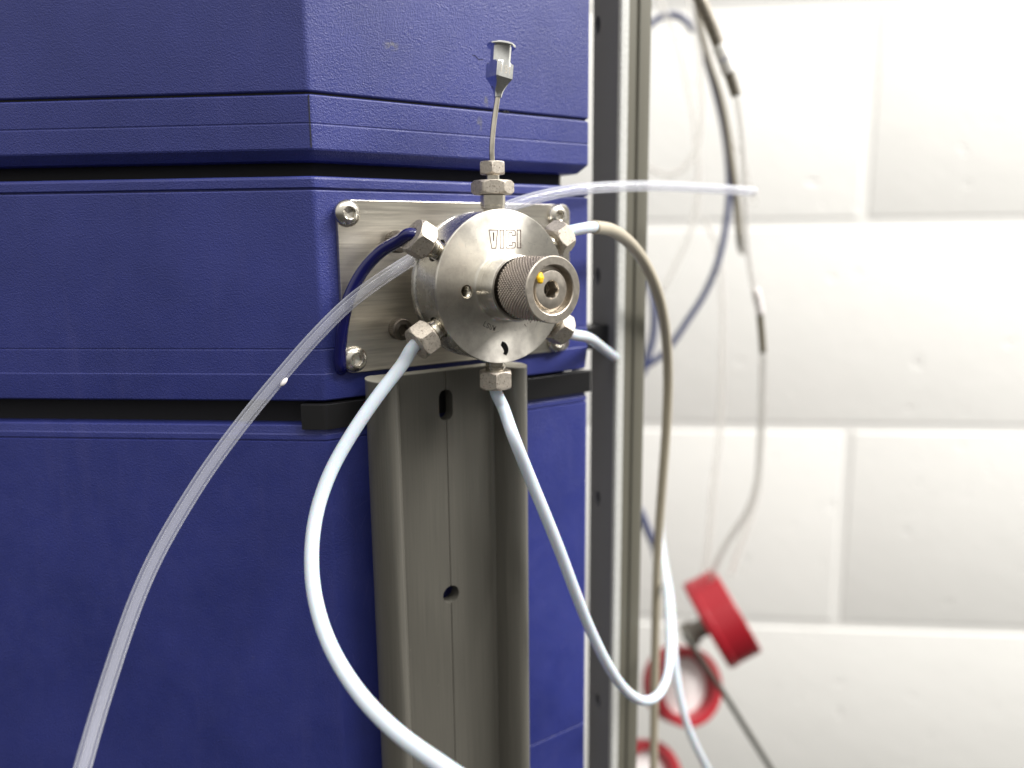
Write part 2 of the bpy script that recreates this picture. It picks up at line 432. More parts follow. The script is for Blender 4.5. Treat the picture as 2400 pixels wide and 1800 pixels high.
for row in range(len(zs) - 1):
    off = s0 if row % 2 else s1
    for k in range(-3, 3):
        a = off + k * L_; bq = a + L_
        if bq < -900 or a > 900: continue
        mk('block', wallbox(a + 4, bq - 4, zs[row + 1] + 4, zs[row] - 4, -60, 0, 2.2), M_WALL, wall, angle=60)
mk('mortar', wallbox(-1100, 1100, zs[-1], zs[0], -62, -0.8, 0.5), M_WALL, wall, smooth=False)

# ------------------------------------------------------------------ blue instrument housing
FX, RX, R_R = -38.5, 46.1, 1.8
def plan(d, left=130.0):
    """plan outline, faces moved inward by d"""
    t = math.tan(TH / 2)
    fx = FX + d * t * 1.0
    pts = []
    e0 = Vector((FX, 0)) + Vector((-math.cos(TH), math.sin(TH))) * left + Vector((math.sin(TH), math.cos(TH))) * d
    pts.append((e0.x, 150.0)); pts.append((e0.x, e0.y))
    rf = 2.5; L = rf * math.tan(TH / 2); c = Vector((fx + L, d + rf))
    for k in range(7):                                   # rounded fold
        a = -PI / 2 - TH + TH * k / 6
        pts.append((c.x + rf * math.cos(a), c.y + rf * math.sin(a)))
    rr = R_R; c = Vector((RX - d - rr, d + rr))
    for k in range(13):
        a = -PI / 2 + PI / 2 * k / 12; pts.append((c.x + rr * math.cos(a), c.y + rr * math.sin(a)))
    pts += [(RX - d, 12.0), (RX - 9.0, 12.0), (RX - 9.0, 150.0)]; return pts
def shell(levels, sel=None):
    loops = [[(x, y, z) for x, y in plan(d)] for z, d in levels]; n = len(loops[0]); V = [p for l in loops for p in l]; Fc = []
    for k in range(len(loops) - 1):
        for i in range(n):
            j = (i + 1) % n; Fc.append([k * n + i, k * n + j, (k + 1) * n + j, (k + 1) * n + i])
    Fc.append(list(range(n))[::-1]); Fc.append([(len(loops) - 1) * n + i for i in range(n)])
    return V, Fc
hs = empty('instrument_housing', (0, 75, -30), 'large blue textured plastic instrument housing with an angled corner behind the valve', 'instrument housing')
mk('unseen_neutral_box', box(30, RX - 1.5, 12.4, 150, -330, 140), M_GREY, hs, smooth=False)  # unseen grey box, added to keep blue reflections off the post side
mk('upper_cover', shell([(140, 0), (46.0, 0), (45.75, .12), (45.55, .5)]), M_BLUE, hs, angle=11)
mk('cover_band', shell([(45.05, .5), (44.85, .12), (44.6, 0.0), (38.75, 0.0), (38.55, .10), (38.35, .10), (38.15, 0.0), (32.9, 0.0), (32.5, .15), (30.3, 2.2), (30.1, 3.2)]), M_BLUE, hs, angle=11)
mk('gap_filler', shell([(45.6, .6), (45.0, .6)]), M_DARK, hs, smooth=False)
# upright seam of the band at the fold
mk('seam', ([(FX - .13, -.03, 44.8), (FX + .13, -.06, 44.8), (FX + .13, -.06, 33.0), (FX - .13, -.03, 33.0), (FX + .3, 1, 44.8), (FX + .3, 1, 33.0)], [[0, 1, 2, 3], [0, 4, 5, 3], [1, 4, 5, 2]]), M_DARK, hs, smooth=False)
mk('recess', shell([(31, 6.0), (26, 6.0)]), M_DARK, hs, smooth=False)
mk('middle_section', shell([(26.0, 3.0), (26.5, 1.5), (26.2, .9), (26.55, .8), (26.3, .25), (25.8, 0.0), (24.0, 0.0), (23.8, .15), (23.7, .6), (23.35, .6), (23.25, .15), (23.0, 0.0),
        (-14.6, 0.0), (-14.75, .12), (-15.0, .12), (-15.15, 0.0), (-21.0, 0.0), (-21.2, -.15), (-21.7, -.15), (-27.6, 0.35), (-28.0, .8), (-28.1, 3.0)][1:]), M_BLUE, hs, angle=11)
mk('recess', shell([(-28, 5.0), (-34.4, 5.0)]), M_DARK, hs, smooth=False)
mk('lower_section', shell([(-34.2, 4.0), (-34.2, .9), (-34.5, .55), (-36.3, .25), (-36.6, 0.05), (-37.8, 0.0), (-38.0, .35), (-38.3, .35), (-38.5, 0.0), (-147.5, 0), (-147.7, .4), (-148.0, .4), (-148.2, 0), (-330, 0)]), M_BLUE, hs, angle=11)
def wall_stroke(pts, wd, y):
    return strokes([[(bp(a, b, 0).x, bp(a, b, 0).z) for a, b in pts]], wd, y, .04, False)
# black latch band in the lower gap
def band(z0, z1, y0, y1):
    pts_o = []; pts_i = []
    for dd, lst in ((y0, pts_o), (y1, pts_i)):
        pl = plan(dd)[2:22]
        f0 = Vector((FX, 0)) + Vector((-math.cos(TH), math.sin(TH))) * 6.0 + Vector((math.sin(TH), math.cos(TH))) * dd
        lst.append((f0.x, f0.y)); lst += [(x, y) for x, y in pl]
    return prism(pts_o + pts_i[::-1], z0, z1)
lb = mk('latch_band', band(-35.0, -28.6, -1.0, 3.0), M_BLACK, hs, smooth=False)
bv = lb.modifiers.new('bevel', 'BEVEL'); bv.width = 0.0004; bv.segments = 3; bv.limit_method = 'ANGLE'; bv.angle_limit = math.radians(50)

mk('scuff', wall_stroke([(1021, 119), (1027, 121), (1030, 124), (1033, 128), (1039, 129), (1044, 128)], .16, 0.0), M_DARK, hs, smooth=False)
mk('scuff', wall_stroke([(1089, 241.5), (1094, 240), (1098, 242)], .5, 0.02), M_DARK, hs, smooth=False)
M_RUB = mat('rubbed_plastic', (0.07, 0.075, 0.24), 0.5)
rs = []
for k in range(34):
    px, py = random.choice([(random.uniform(690, 1250), random.uniform(20, 330)), (random.uniform(1150, 1250), random.uniform(900, 1500)), (random.uniform(700, 790), random.uniform(980, 1500))])
    a = bp(px, py, 0); an = random.gauss(PI / 2, .7) if py > 400 else random.gauss(0.1, .5); l = random.uniform(1.2, 7)
    b = (a.x + l * math.cos(an), a.z + l * math.sin(an))
    if b[0] > RX - 2.5 or any(abs(b[1] - q) < 1.2 or min(a.z, b[1]) < q < max(a.z, b[1]) for q in (45.3, 38.4, 31, -148, -38)): continue
    rs.append([(a.x, a.z), ((a.x + b[0]) / 2 + random.uniform(-.2, .2), (a.z + b[1]) / 2), b])
tag(mk('scratches', strokes(rs, .055, 0.0, .012, False), M_RUB, hs, smooth=False), kind='stuff')
# ------------------------------------------------------------------ mounting plate
def rrect(x0, x1, z0, z1, r, n=8):
    pts = []
    for cx, cz, a0 in ((x1 - r, z1 - r, 0), (x0 + r, z1 - r, PI / 2), (x0 + r, z0 + r, PI), (x1 - r, z0 + r, 1.5 * PI)):
        for k in range(n + 1):
            a = a0 + PI / 2 * k / n; pts.append((cx + r * math.cos(a), cz + r * math.sin(a)))
    return pts
pl = empty('mounting_plate', (2, 0, 0), 'brushed stainless rectangular plate with rounded corners bolted onto the blue housing behind the valve', 'mounting plate')
V, Fc = prism(rrect(-33.5, 37.3, -21.3, 21.1, 2.6), -1.5, -0.05)
plate = mk('plate', ([(x, z_, y) for x, y, z_ in V], Fc), M_PLATE, pl, smooth=False)
bv = plate.modifiers.new('bevel', 'BEVEL'); bv.width = 0.00015; bv.segments = 2; bv.limit_method = 'ANGLE'; bv.angle_limit = math.radians(50)
def out(vf, x, y, z, spin=0.0):          # local +Z -> world -Y
    m = Matrix.Translation((x, y, z)) @ Matrix.Rotation(PI / 2, 4, 'X') @ Matrix.Rotation(spin, 4, 'Z'); return xf(vf, m)
def button_screw(x, z, spin):
    rs = 3.25; prof = [(rs * 1.0, 0)] + [(rs * math.cos(a) , 0.25 + 1.75 * math.sin(a)) for a in [i / 10 * 1.02 for i in range(11)]]
    rt = prof[-1][0]; ht = prof[-1][1]
    a = lathe(prof + [(1.55, ht)], 48)
    hr = hexr(2.65)
    sock = polar([(ht, lambda t: 1.55), (ht - .12, lambda t: min(1.48, hr(t))), (ht - 1.3, hr), (ht - 1.55, lambda t: .02)], 48)
    return mk('button_screw', out(join(a, sock), x, -1.5, z, spin), M_SCREW, pl, angle=30)
button_screw(-31.0, 17.9, .3); button_screw(-30.9, -17.8, .75); button_screw(32.5, 17.9, .2); button_screw(32.2, -18.3, .6)
def cap_screw(x, z):
    r = 2.75; a = polar([(0, lambda t: r)] + [(h, lambda t: r + .06 * math.cos(36 * t)) for h in (0.1, 1.5, 2.9)] + [(3.3, lambda t: r - .3), (3.35, lambda t: 1.45)], 144)
    hr = hexr(2.5); s = polar([(3.35, lambda t: 1.45), (3.2, hr), (1.6, hr), (1.6, lambda t: .02)], 48)
    return mk('cap_screw', out(join(a, s), x, -1.5, z), M_CAP, pl, angle=30)
cap_screw(-18.6, 11.0); cap_screw(-18.6, -11.0)

# ------------------------------------------------------------------ rotary valve
vx, vz = 0.0, -0.3
va = empty('rotary_valve', (vx, -1.5, vz), 'round stainless rotary valve with engraved face disc and knurled knob before the plate', 'valve')
def vout(vf): return out(vf, vx, 0, vz)
mk('rear_collar', vout(lathe([(0.1, 1.55), (7.5, 1.55), (7.5, 9.6), (.1, 9.6)], 64)), M_STEEL, va)
mk('rear_flange', vout(lathe([(5, 9.3), (18.0, 9.3), (18.5, 9.6), (18.5, 10.9), (18.0, 11.2), (17.4, 11.25), (5, 11.25)], 128)), M_STEEL, va)
body = mk('body', vout(lathe([(1.0, 11.3), (17.4, 11.3), (17.4, 11.9), (18.1, 12.1), (18.5, 12.5), (18.5, 21.9), (18.3, 22.05), (1.0, 22.05)], 160)), M_STEEL, va)
disc = mk('face_disc', vout(lathe([(1.0, 22.1), (18.6, 22.1), (18.8, 22.25), (18.8, 22.75), (18.65, 22.95), (18.2, 23.0), (9.0, 23.0), (8.5, 23.06), (8.15, 23.3), (7.98, 23.8), (7.95, 24.8), (7.86, 24.85), (7.86, 24.98), (7.93, 25.03), (7.93, 29.5), (7.72, 29.95), (7.3, 30.0), (7.2, 28.6), (1.0, 28.6)], 200)), M_DISC, va)
# threaded set-screw hole, left of the knob
hx, hz = -10.5, -0.9
cut(disc, out(join(lathe([(0.001, 21), (1.62, 21), (1.62, 24), (0.001, 24)], 32)), hx, 0, hz))
th = []
for k in range(14): th += [(1.6, 15.6 + k * .52), (1.32, 15.86 + k * .52)]
cut(body, out(lathe([(0.001, 15.6), (1.61, 15.6), (1.61, 24), (0.001, 24)], 32), hx, 0, hz))
mk('threaded_hole', out(lathe([(0.01, 15.7)] + th, 40), hx, 0, hz), M_NECK, va, angle=20)
# ports bored into the rim
PY = -18.6
PORTS = [math.radians(a) for a in (90, 150, 210, 270, 330, 30)]
for a in PORTS:
    d = Vector((math.cos(a), 0, math.sin(a))); c = Vector((vx, PY, vz))
    cyl = xf(lathe([(0.001, 15.5), (2.95, 15.5), (2.95, 21.0), (0.001, 21.0)], 40), frame(d, c))
    cut(body, cyl)
# knob
def knurl(R0, h0, h1, N=54, dep=0.5):
    rows = int((h1 - h0) / (2 * PI * R0 / N) * 5.5); seg = N * 6; V = []; Fc = []
    per = 2 * PI * R0 / N
    def tri(x): x = x % 1.0; return abs(2 * x - 1)
    for i in range(rows + 1):
        h = h0 + (h1 - h0) * i / rows
        for k in range(seg):
            t = 2 * PI * k / seg; u = t * N / (2 * PI); v = (h - h0) / per
            g = max(tri(u + v * .8), tri(u - v * .8))
            r = R0 - dep * g
            ed = min(i, rows - i)
            if ed < 2: r -= .12 * (2 - ed) / 2
            V.append((r * math.cos(t), r * math.sin(t), h))
    for i in range(rows):
        for k in range(seg):
            l = (k + 1) % seg; Fc.append([i * seg + k, i * seg + l, (i + 1) * seg + l, (i + 1) * seg + k])
    return V, Fc
kx, kz = 0.35, -0.05
def kout(vf): return out(vf, kx, 0, kz)
kb = mk('knob', kout(knurl(7.65, 31.2, 42.4)), M_KNURL, va, angle=180)
mk('knob_base', kout(lathe([(6.9, 28.4), (6.9, 30.6), (7.2, 31.0), (7.3, 31.25)], 96)), M_CAP, va)
mk('knob_face', kout(lathe([(7.35, 42.3), (7.62, 42.45), (7.62, 42.75), (7.4, 43.0), (5.75, 43.0), (5.55, 42.85), (5.45, 41.0), (5.3, 40.8), (4.3, 40.8)], 128)), M_KNOBF, va, angle=30)
hr = hexr(3.5)
kf = join(lathe([(4.35, 40.8), (4.45, 41.9), (4.3, 42.15), (4.1, 42.2), (2.15, 42.2)], 96),
          polar([(42.2, lambda t: 2.15), (41.95, lambda t: 1.98), (41.6, lambda t: min(1.95, hr(t))), (38.5, hr)], 96))
mk('centre_screw', kout(kf), M_KNOBF, va, angle=30)
mk('socket_thread', kout(lathe([(1.98, 38.6)] + [(1.75 if k % 2 else 1.55, 38.5 - k * .3) for k in range(16)] + [(0.01, 33.6)], 48)), M_CAP, va, angle=20)
# yellow paint dab
bm = bmesh.new(); bmesh.ops.create_icosphere(bm, subdivisions=3, radius=1.0)
for v in bm.verts:
    n = 1 + .13 * math.sin(5 * v.co.x + 3 * v.co.y) + .1 * math.sin(7 * v.co.z + 1); v.co = Vector((v.co.x * .88 * n, v.co.y * .45 * n, v.co.z * 1.12 * n))
bm.verts.index_update()
dv = ([tuple(v.co) for v in bm.verts], [[v.index for v in f.verts] for f in bm.faces]); bm.free()
dp = bp(1168, 601, -42.9)
mk('paint_dab', ([(x + dp.x, y - 42.75, z + dp.z) for x, y, z in dv[0]], dv[1]), M_YEL, va, angle=180)

# engraving -------------------------------------------------------
# unit letter outlines, x 0..1.71, y 0..1 (block capitals drawn as outlines)
LV = [(-.03, 1), (.42, 1), (.32, 0), (.10, 0)]
LVi = [(.19, .85), (.22, .85), (.215, .42), (.20, .42)]
LI = lambda x: [(x, 1), (x + .19, 1), (x + .19, 0), (x, 0)]
LC = [(.86, .95), (.88, 1), (1.29, 1), (1.36, .94), (1.36, .70), (1.19, .70), (1.19, .86), (1.02, .86), (1.02, .14), (1.19, .14), (1.19, .30), (1.36, .30), (1.36, .06), (1.29, 0), (.88, 0), (.86, .06)]
letters = [LV, LVi, LI(.55), LC, LI(1.47)]
pA = bp(1057.5, 496, -23.0); pB = bp(1125, 534, -23.0)
hL = 5.0; x0 = pA.x; sx = (bp(1124, 515, -23).x - x0) / 1.64; zt = pA.z
off = 0.0
def lt(p): return (x0 + p[0] * sx + .35 * 0, zt - hL + p[1] * hL)
zt = bp(1090, 497, -23).z; hL = zt - bp(1090, 536, -23).z
mk('engraved_logo', strokes([[lt(p) for p in l] for l in letters], .19, -23.0), M_ETCH, disc, smooth=False)
def glyph(ch):
    G = {'L': [[(0, 1), (0, 0), (.5, 0)]], 'S': [[(.5, .85), (.35, 1), (.1, 1), (0, .8), (.1, .55), (.4, .45), (.5, .2), (.4, 0), (.1, 0), (0, .15)]],
         'U': [[(0, 1), (0, .2), (.15, 0), (.4, 0), (.5, .2), (.5, 1)]], 'W': [[(0, 1), (.15, 0), (.3, .7), (.45, 0), (.6, 1)]],
         '1': [[(0, .8), (.18, 1), (.18, 0)]], '2': [[(0, .8), (.12, 1), (.38, 1), (.48, .8), (.4, .5), (0, 0), (.5, 0)]], '-': [[(0, .45), (.35, .45)]],
         '9': [[(.45, .55), (.1, .5), (0, .75), (.1, 1), (.38, 1), (.48, .8), (.45, .2), (.3, 0), (.05, .05)]], '6': [[(.45, .95), (.15, .9), (0, .45), (.05, .1), (.25, 0), (.45, .1), (.48, .35), (.3, .5), (.05, .4)]]}
    return G[ch]
def arc_text(s, rad, a0, step, size, wd):
    pl_ = []
    for i, ch in enumerate(s):
        a = a0 + step * i; ux = Vector((-math.sin(a), math.cos(a))) * (1 if step > 0 else -1); uy = Vector((-math.cos(a), -math.sin(a)))
        o = Vector((vx, vz)) + Vector((math.cos(a), math.sin(a))) * rad
        for g in glyph(ch): pl_.append([tuple(o + ux * (x - .25) * size + uy * (y - .5) * size) for x, y in g])
    return pl_
pt = bp(1048, 700, -23); ra = math.hypot(pt.x - vx, pt.z - vz); aa = math.atan2(pt.z - vz, pt.x - vx)
mk('stamped_letters', strokes(arc_text('LSUW', ra, aa, .092, 1.05, .16), .16, -23.0, closed=False) if False else strokes(arc_text('LSUW', ra, aa, .092, 1.1, .16), .15, -23.0, .03, False), M_ETCH2, disc, smooth=False)
pt = bp(1138, 700, -23); ra = math.hypot(pt.x - vx, pt.z - vz); aa = math.atan2(pt.z - vz, pt.x - vx)
mk('stamped_number', strokes(arc_text('1-2', ra, aa - .04, .07, .85, .1), .10, -23.0, .03, False), M_ETCH, disc, smooth=False)
# felt-pen mark near the bottom of the disc
ink = [bp(x, y, -23) for x, y in ((1083, 742), (1087, 744), (1091.5, 750), (1093.5, 758), (1090.5, 766))]
iv, if_ = tube(spline(ink, 10), lambda t: (.55 + .2 * math.sin(PI * min(1, t * 1.05))), 10)
mk('pen_mark', ([(v[0], -23.0 + (v[1] + 23.0) * .06 - .015, v[2]) for v in iv], if_), M_INK, disc)

sr = []
for k in range(26):
    a = random.uniform(0, 2 * PI); r_ = random.uniform(11, 18); c = Vector((r_ * math.cos(a), r_ * math.sin(a))); b = random.uniform(0, PI); l = random.uniform(.6, 2.6)
    if c.y > 3 and abs(c.x - .5) < 5 and c.y < 13: continue
    e1 = c + Vector((math.cos(b), math.sin(b))) * l
    if e1.length > 18 or e1.length < 10.6: continue
    sr.append([tuple(c + Vector((vx, vz))), tuple(e1 + Vector((vx, vz)))])
tag(mk('scratches', strokes(sr, .035, -23.0, .008, False), M_NEEDLE, disc, smooth=False), kind='stuff')

# ------------------------------------------------------------------ fittings
def nut_parts(root):
    prof = [(1.7, 15.6), (2.2, 15.6)]
    for k in range(8): prof += [(2.35, 15.7 + k * .42), (2.1, 15.9 + k * .42)]
    prof += [(2.45, 19.1), (2.45, 19.9), (2.72, 20.0), (2.72, 20.5), (2.45, 20.6), (2.45, 21.3)]
    mk('threaded_neck', lathe(prof, 48), M_NECK, root, local=True, angle=25)
    h = hexprism(7.9, 21.2, 25.8, 1.75, .75)
    h2 = lathe([(1.75, 25.8), (1.68, 25.5), (1.66, 21.3)], 40)
    mk('hex_head', join(h, h2), M_NUT, root, local=True, angle=22)
vc = Vector((vx, PY, vz)); proto = None
specs = [(150, 'pitted hex nut with the dark blue tube in it, upper left of the valve rim', .52), (210, 'pitted hex nut holding the long white tube, lower left of the valve rim', -.12),
         (270, 'hex nut pointing straight down under the valve disc, above the grey rail', math.radians(0)), (330, 'hex nut half hidden behind the knurled knob, lower right of the valve rim', .5),
         (30, 'hex nut feeding the tan sleeved tube, upper right of the valve rim', .85)]
NUTS = {}
for deg, lab, spin in specs:
    a = math.radians(deg); d = Vector((math.cos(a), 0, math.sin(a)))
    m = frame(d, vc, up=(0, -1, 0)) @ Matrix.Rotation(spin, 4, 'Z')
    if proto is None:
        root = empty('compression_nut', (0, 0, 0)); nut_parts(root); proto = root
    else:
        root = proto.copy(); COL.objects.link(root)
        for ch in list(proto.children):
            c = ch.copy(); COL.objects.link(c); c.parent = root
    m2 = m.copy(); m2.translation = m.translation * S; root.matrix_world = m2
    tag(root, lab, 'hex nut', 'compression nuts screwed into the rim of the valve'); NUTS[deg] = root
# ochre stain on the upper right nut (its own thin film)
def portpt(deg, h, off=(0, 0, 0)):
    a = math.radians(deg); return vc + Vector((math.cos(a), 0, math.sin(a))) * h + Vector(off)

# union at the top of the valve
un = empty('union_fitting', (0, PY, 18), 'stepped steel union with two hex collars standing on top of the valve below the needle', 'pipe fitting')
def up(vf, z=0): return [(v[0] + vx, v[1] + PY, v[2] + z) for v in vf[0]], vf[1]
vdir = math.atan2(CAM[1] - PY, CAM[0])
mk('lower_neck', up(lathe([(2.4, 15.8), (2.4, 18.6), (2.95, 18.7), (2.95, 19.4), (3.1, 19.5), (3.1, 21.9), (2.7, 22.2)], 56)), M_NECK, un, angle=25)
mk('hex_collar', up(hexprism(9.3, 22.1, 25.4, 1.6, .7, flip=-vdir + math.radians(32 - 6))), M_NUT, un, angle=22)
mk('upper_neck', up(lathe([(1.5, 25.3), (1.72, 25.4), (1.72, 26.6), (1.9, 26.75), (1.9, 27.0)], 48)), M_NECK, un, angle=25)
mk('hex_cap', up(hexprism(5.9, 26.9, 29.9, .75, .5, flip=-vdir + math.radians(2))), M_NUT, un, angle=22)

# blunt needle with luer hub
nb = Vector((vx, PY, 28.0))
hubb = Vector((1.7, PY - .2, 44.8)); hd = Vector((1.35, 0.15, 12.0)).normalized()
nd_ = empty('luer_needle', (0, PY, 29.9), 'blunt steel needle with a square luer hub standing upright above the valve', 'needle')
mk('shaft', tube(spline([(vx, PY, 27.5), (vx - .05, PY, 30.5), (vx - .1, PY, 32.5), (vx + .25, PY, 36.5), (vx + .95, PY, 40.8), tuple(hubb + hd * .6)], 14), .68, 24), M_NEEDLE if False else M_NECK, nd_)
sq = hexr(4.95, 4)
def lerp(a, b, t): return a + (b - a) * t
lv = [(0, lambda t: .63), (0.05, lambda t: .95)]
for k in range(9):
    q = k / 8; lv.append((.2 + 4.2 * q, (lambda q: (lambda t: lerp(.98, min(sq(t), 3.25), q ** 1.7)))(q)))
lv += [(4.6, lambda t: min(sq(t), 3.3)), (7.7, lambda t: min(sq(t), 3.3)), (8.2, lambda t: min(sq(t), 2.55)), (8.2, lambda t: 2.35)]
spin_h = math.atan2(CAM[1] - PY, CAM[0]) + math.radians(17)
fm = frame(hd, hubb, up=(0, -1, 0))
rotm = Matrix.Rotation(math.radians(-6), 4, 'Z')
HUB_ANG = math.radians(49)
fm2 = fm @ Matrix.Rotation(HUB_ANG, 4, 'Z')
mk('square_hub', xf(polar(lv, 96), fm2), M_NEEDLE, nd_, angle=25)
best = max(range(4), key=lambda k: (fm2.to_3x3() @ Vector((math.cos(PI / 4 + k * PI / 2), math.sin(PI / 4 + k * PI / 2), 0))).dot((Vector(CAM) - hubb).normalized()))
fa = PI / 4 + best * PI / 2; fn_ = Vector((math.cos(fa), math.sin(fa), 0)); fx_ = Vector((-math.sin(fa), math.cos(fa), 0))
V = []; Fc = []
for i, ch in enumerate('191'):
    for g_ in glyph(ch):
        for j in range(len(g_) - 1):
            ends = []
            for gx, gy in (g_[j], g_[j + 1]): ends.append(Vector(((i - 1) * 1.25 + (gx - .25) * 1.5, (gy - .5) * 1.7)))
            d = (ends[1] - ends[0]).normalized(); q = Vector((-d.y, d.x)) * .075; k = len(V)
            for dep in (2.475 + .03, 2.46):
                for p in (ends[0] + q, ends[1] + q, ends[1] - q, ends[0] - q): V.append(fm2 @ (fn_ * dep + fx_ * p.x + Vector((0, 0, 6.2 + p.y))))
            Fc += [[k, k + 1, k + 2, k + 3]] + [[k + a, k + (a + 1) % 4, k + 4 + (a + 1) % 4, k + 4 + a] for a in range(4)]
mk('stamped_number', (V, Fc), M_ETCH3, nd_, smooth=False)
mk('barrel', xf(lathe([(2.5, 8.1), (2.5, 11.5), (2.6, 11.7)], 64), fm), M_NEEDLE, nd_)
mk('luer_rim', xf(lathe([(2.4, 11.6), (3.35, 11.65), (3.5, 11.85), (3.5, 12.1), (3.35, 12.3), (2.15, 12.4), (2.0, 12.0), (1.9, 6), (0.01, 6)], 64), fm), M_NEEDLE, nd_, angle=30)

# ------------------------------------------------------------------ tubing at the valve
def N(deg): return NUTS[deg]
def tubing(name, pts, r, m, label, cat='tube', inner=None, group=None, seg=24, kind=None):
    o = mk(name, tube(spline(pts, 14), r, seg, inner), m, None, angle=180, origin=pts[0]); return tag(o, label, cat, group, kind)
def pstart(deg, a=21.8, b=26.4): return [portpt(deg, a), portpt(deg, b)]
tubing('white_tube', pstart(210) + [atd(870, 786, 186), atd(820, 850, 184), atd(760, 937, 181), atd(712, 1024, 178), atd(683, 1112, 175), atd(673, 1202, 171), atd(681, 1294, 167), atd(712, 1392, 162), atd(771, 1491, 156), atd(852, 1577, 149), atd(958, 1655, 143), atd(1060, 1722, 139)], 1.6, M_PTFE,
       'long milky white tube curving from the lower left nut down across the blue housing', group='milky white tubes of the valve')
tubing('white_tube', pstart(270) + [bp(1087, 880, -19), atd(1106, 935, 196), atd(1142, 1025, 201), atd(1178, 1112, 206), atd(1210, 1192, 212), atd(1241, 1275, 219), atd(1276, 1362, 228), atd(1314, 1438, 237), atd(1350, 1489, 246), atd(1386, 1513, 254), atd(1416, 1506, 262), atd(1437, 1474, 270), atd(1446, 1420, 282), atd(1445, 1330, 305), atd(1439, 1260, 330), atd(1429, 1190, 355), atd(1427, 1110, 375), atd(1433, 1020, 385), atd(1440, 920, 395), atd(1443, 830, 400), atd(1440, 740, 400), atd(1430, 668, 400), atd(1412, 608, 400), atd(1390, 575, 400), atd(1365, 560, 400)], 1.6, M_PTFE,
       'milky white tube hanging from the bottom nut and looping up at lower right', group='milky white tubes of the valve')
tubing('white_tube', [atd(1436, 980, 430), atd(1429, 1080, 420), atd(1427, 1150, 405), atd(1435, 1215, 390), atd(1445, 1270, 375), atd(1451, 1330, 365), atd(1457, 1420, 350), atd(1468, 1500, 345), atd(1486, 1570, 345), atd(1512, 1630, 350), atd(1550, 1700, 362)], 1.6, M_PTFE,
       'blurred milky white tube dropping past the red wheels at the bottom right', group='milky white tubes of the valve')
tubing('white_tube', pstart(330) + [bp(1268, 728, -12), bp(1300, 750, 2), bp(1329, 772, 15.5)], 1.55, M_PTFE,
       'short milky white tube running from the lower right nut to the dark post', group='milky white tubes of the valve')
sl = [atd(1283, 490.5, 214), atd(1318, 496, 222), atd(1352, 517, 232), atd(1385, 556, 244), atd(1412, 608, 256), atd(1430, 668, 268), atd(1440, 740, 280), atd(1443, 830, 292), atd(1439, 930, 302), atd(1431, 1040, 312), atd(1423, 1150, 322), atd(1418, 1280, 332), atd(1415, 1420, 342), atd(1413, 1560, 350), atd(1411, 1720, 358)]
st = empty('sleeved_tube', tuple(portpt(30, 22)), 'tan sleeved tube with pale blue end arching down from the upper right nut', 'tube')
mk('inner_tube', tube(spline(pstart(30) + [atd(1262, 493, 209)] + sl[:2], 14), 1.55, 24), M_PTFE, st, angle=180)
mk('sleeve', tube(spline(sl, 14), 1.85, 24), M_SLEEVE, st, angle=180)
tubing('blue_tube', pstart(150, 21.8, 26.0) + [bp(860, 521, -15), bp(826, 541, -11), bp(790, 577, -7.5), bp(763, 622, -5.4), bp(746, 672, -4.2), bp(738, 722, -3.2), bp(735, 765, -2.0), bp(736, 793, -1.2), bp(737, 802, 3)], 1.5, M_BTUBE,
       'short glossy dark blue tube bending from the upper left nut down the plate edge')
ct = empty('clear_tube', tuple(bp(900, 556, -5.5)), 'long clear flexible tube passing behind the valve from lower left to upper right', 'tube')
cpts = [atd(150, 1760, 150), atd(225, 1500, 160), atd(318, 1240, 168), atd(424, 1052, 174), atd(512, 928, 178), atd(604, 815, 181.5), atd(682, 726, 184), atd(755, 654, 187), atd(826, 601, 190), bp(892, 559, -6.0), bp(950, 524, -5.6), bp(1020, 484, -5.5), bp(1100, 446, -5.6), atd(1165, 425, 216), atd(1240, 410, 224), atd(1330, 403, 234), atd(1420, 402, 245), atd(1510, 406, 257), atd(1590, 411, 268), atd(1628, 414, 274)]
mk('tube_wall', tube(spline(cpts, 14), 1.65, 28, 0.85), M_CTUBE, ct, angle=180)
dr = atd(603, 820, 180.5)
bm = bmesh.new(); bmesh.ops.create_uvsphere(bm, u_segments=20, v_segments=12, radius=1.0); bm.verts.index_update()
dv = ([tuple(v.co) for v in bm.verts], [[v.index for v in f.verts] for f in bm.faces]); bm.free()
tdir = (atd(604, 815, 180) - atd(512, 928, 178)).normalized()
mk('droplet', xf(([(x * .55, y * .55, z * 1.2) for x, y, z in dv[0]], dv[1]), frame(tdir, dr + Vector((.9, -.5, -.6)))), M_WHITE, ct, angle=180)

# ------------------------------------------------------------------ grey rail below the valve
ra_ = empty('mounting_rail', (-8, -7, -22.4), 'grey brown extruded rail with slot and round hole standing below the valve', 'rail')
def oval(cx, cy, a, b, n, t0, t1): return [(cx + a * math.cos(t), cy + b * math.copysign(abs(math.sin(t)) ** 1.3, math.sin(t))) for t in [t0 + (t1 - t0) * i / n for i in range(n + 1)]]
left = oval(-27.3, -9.4, 3.75, 6.3, 60, math.radians(75), math.radians(360 - 30))
right = oval(10.5, -9.4, 4.2, 6.3, 60, math.radians(180 + 30), math.radians(360 + 105))
prof = left + [(-23.9, -7.2), (-23.7, -6.2), (-23.0, -6.2), (-22.9, -7.0), (-8.32, -7.0), (-8.12, -6.75), (-7.92, -7.0), (5.6, -7.0), (6.4, -7.6)] + right + [(8.5, -3.2), (-26.0, -3.2)]
rail = mk('profile', prism(prof, -230, -22.4), M_RAIL, ra_, angle=25)
M_CUT = mat('sawn_face', (0.30, 0.29, 0.25), 0.6)
prof_in = [(x, y) for x, y in prof if not (-8.4 < x < -7.85 and y < -6.5)]
mk('sawn_end', prism(prof_in, -22.39, -22.15), M_CUT, ra_, smooth=False)
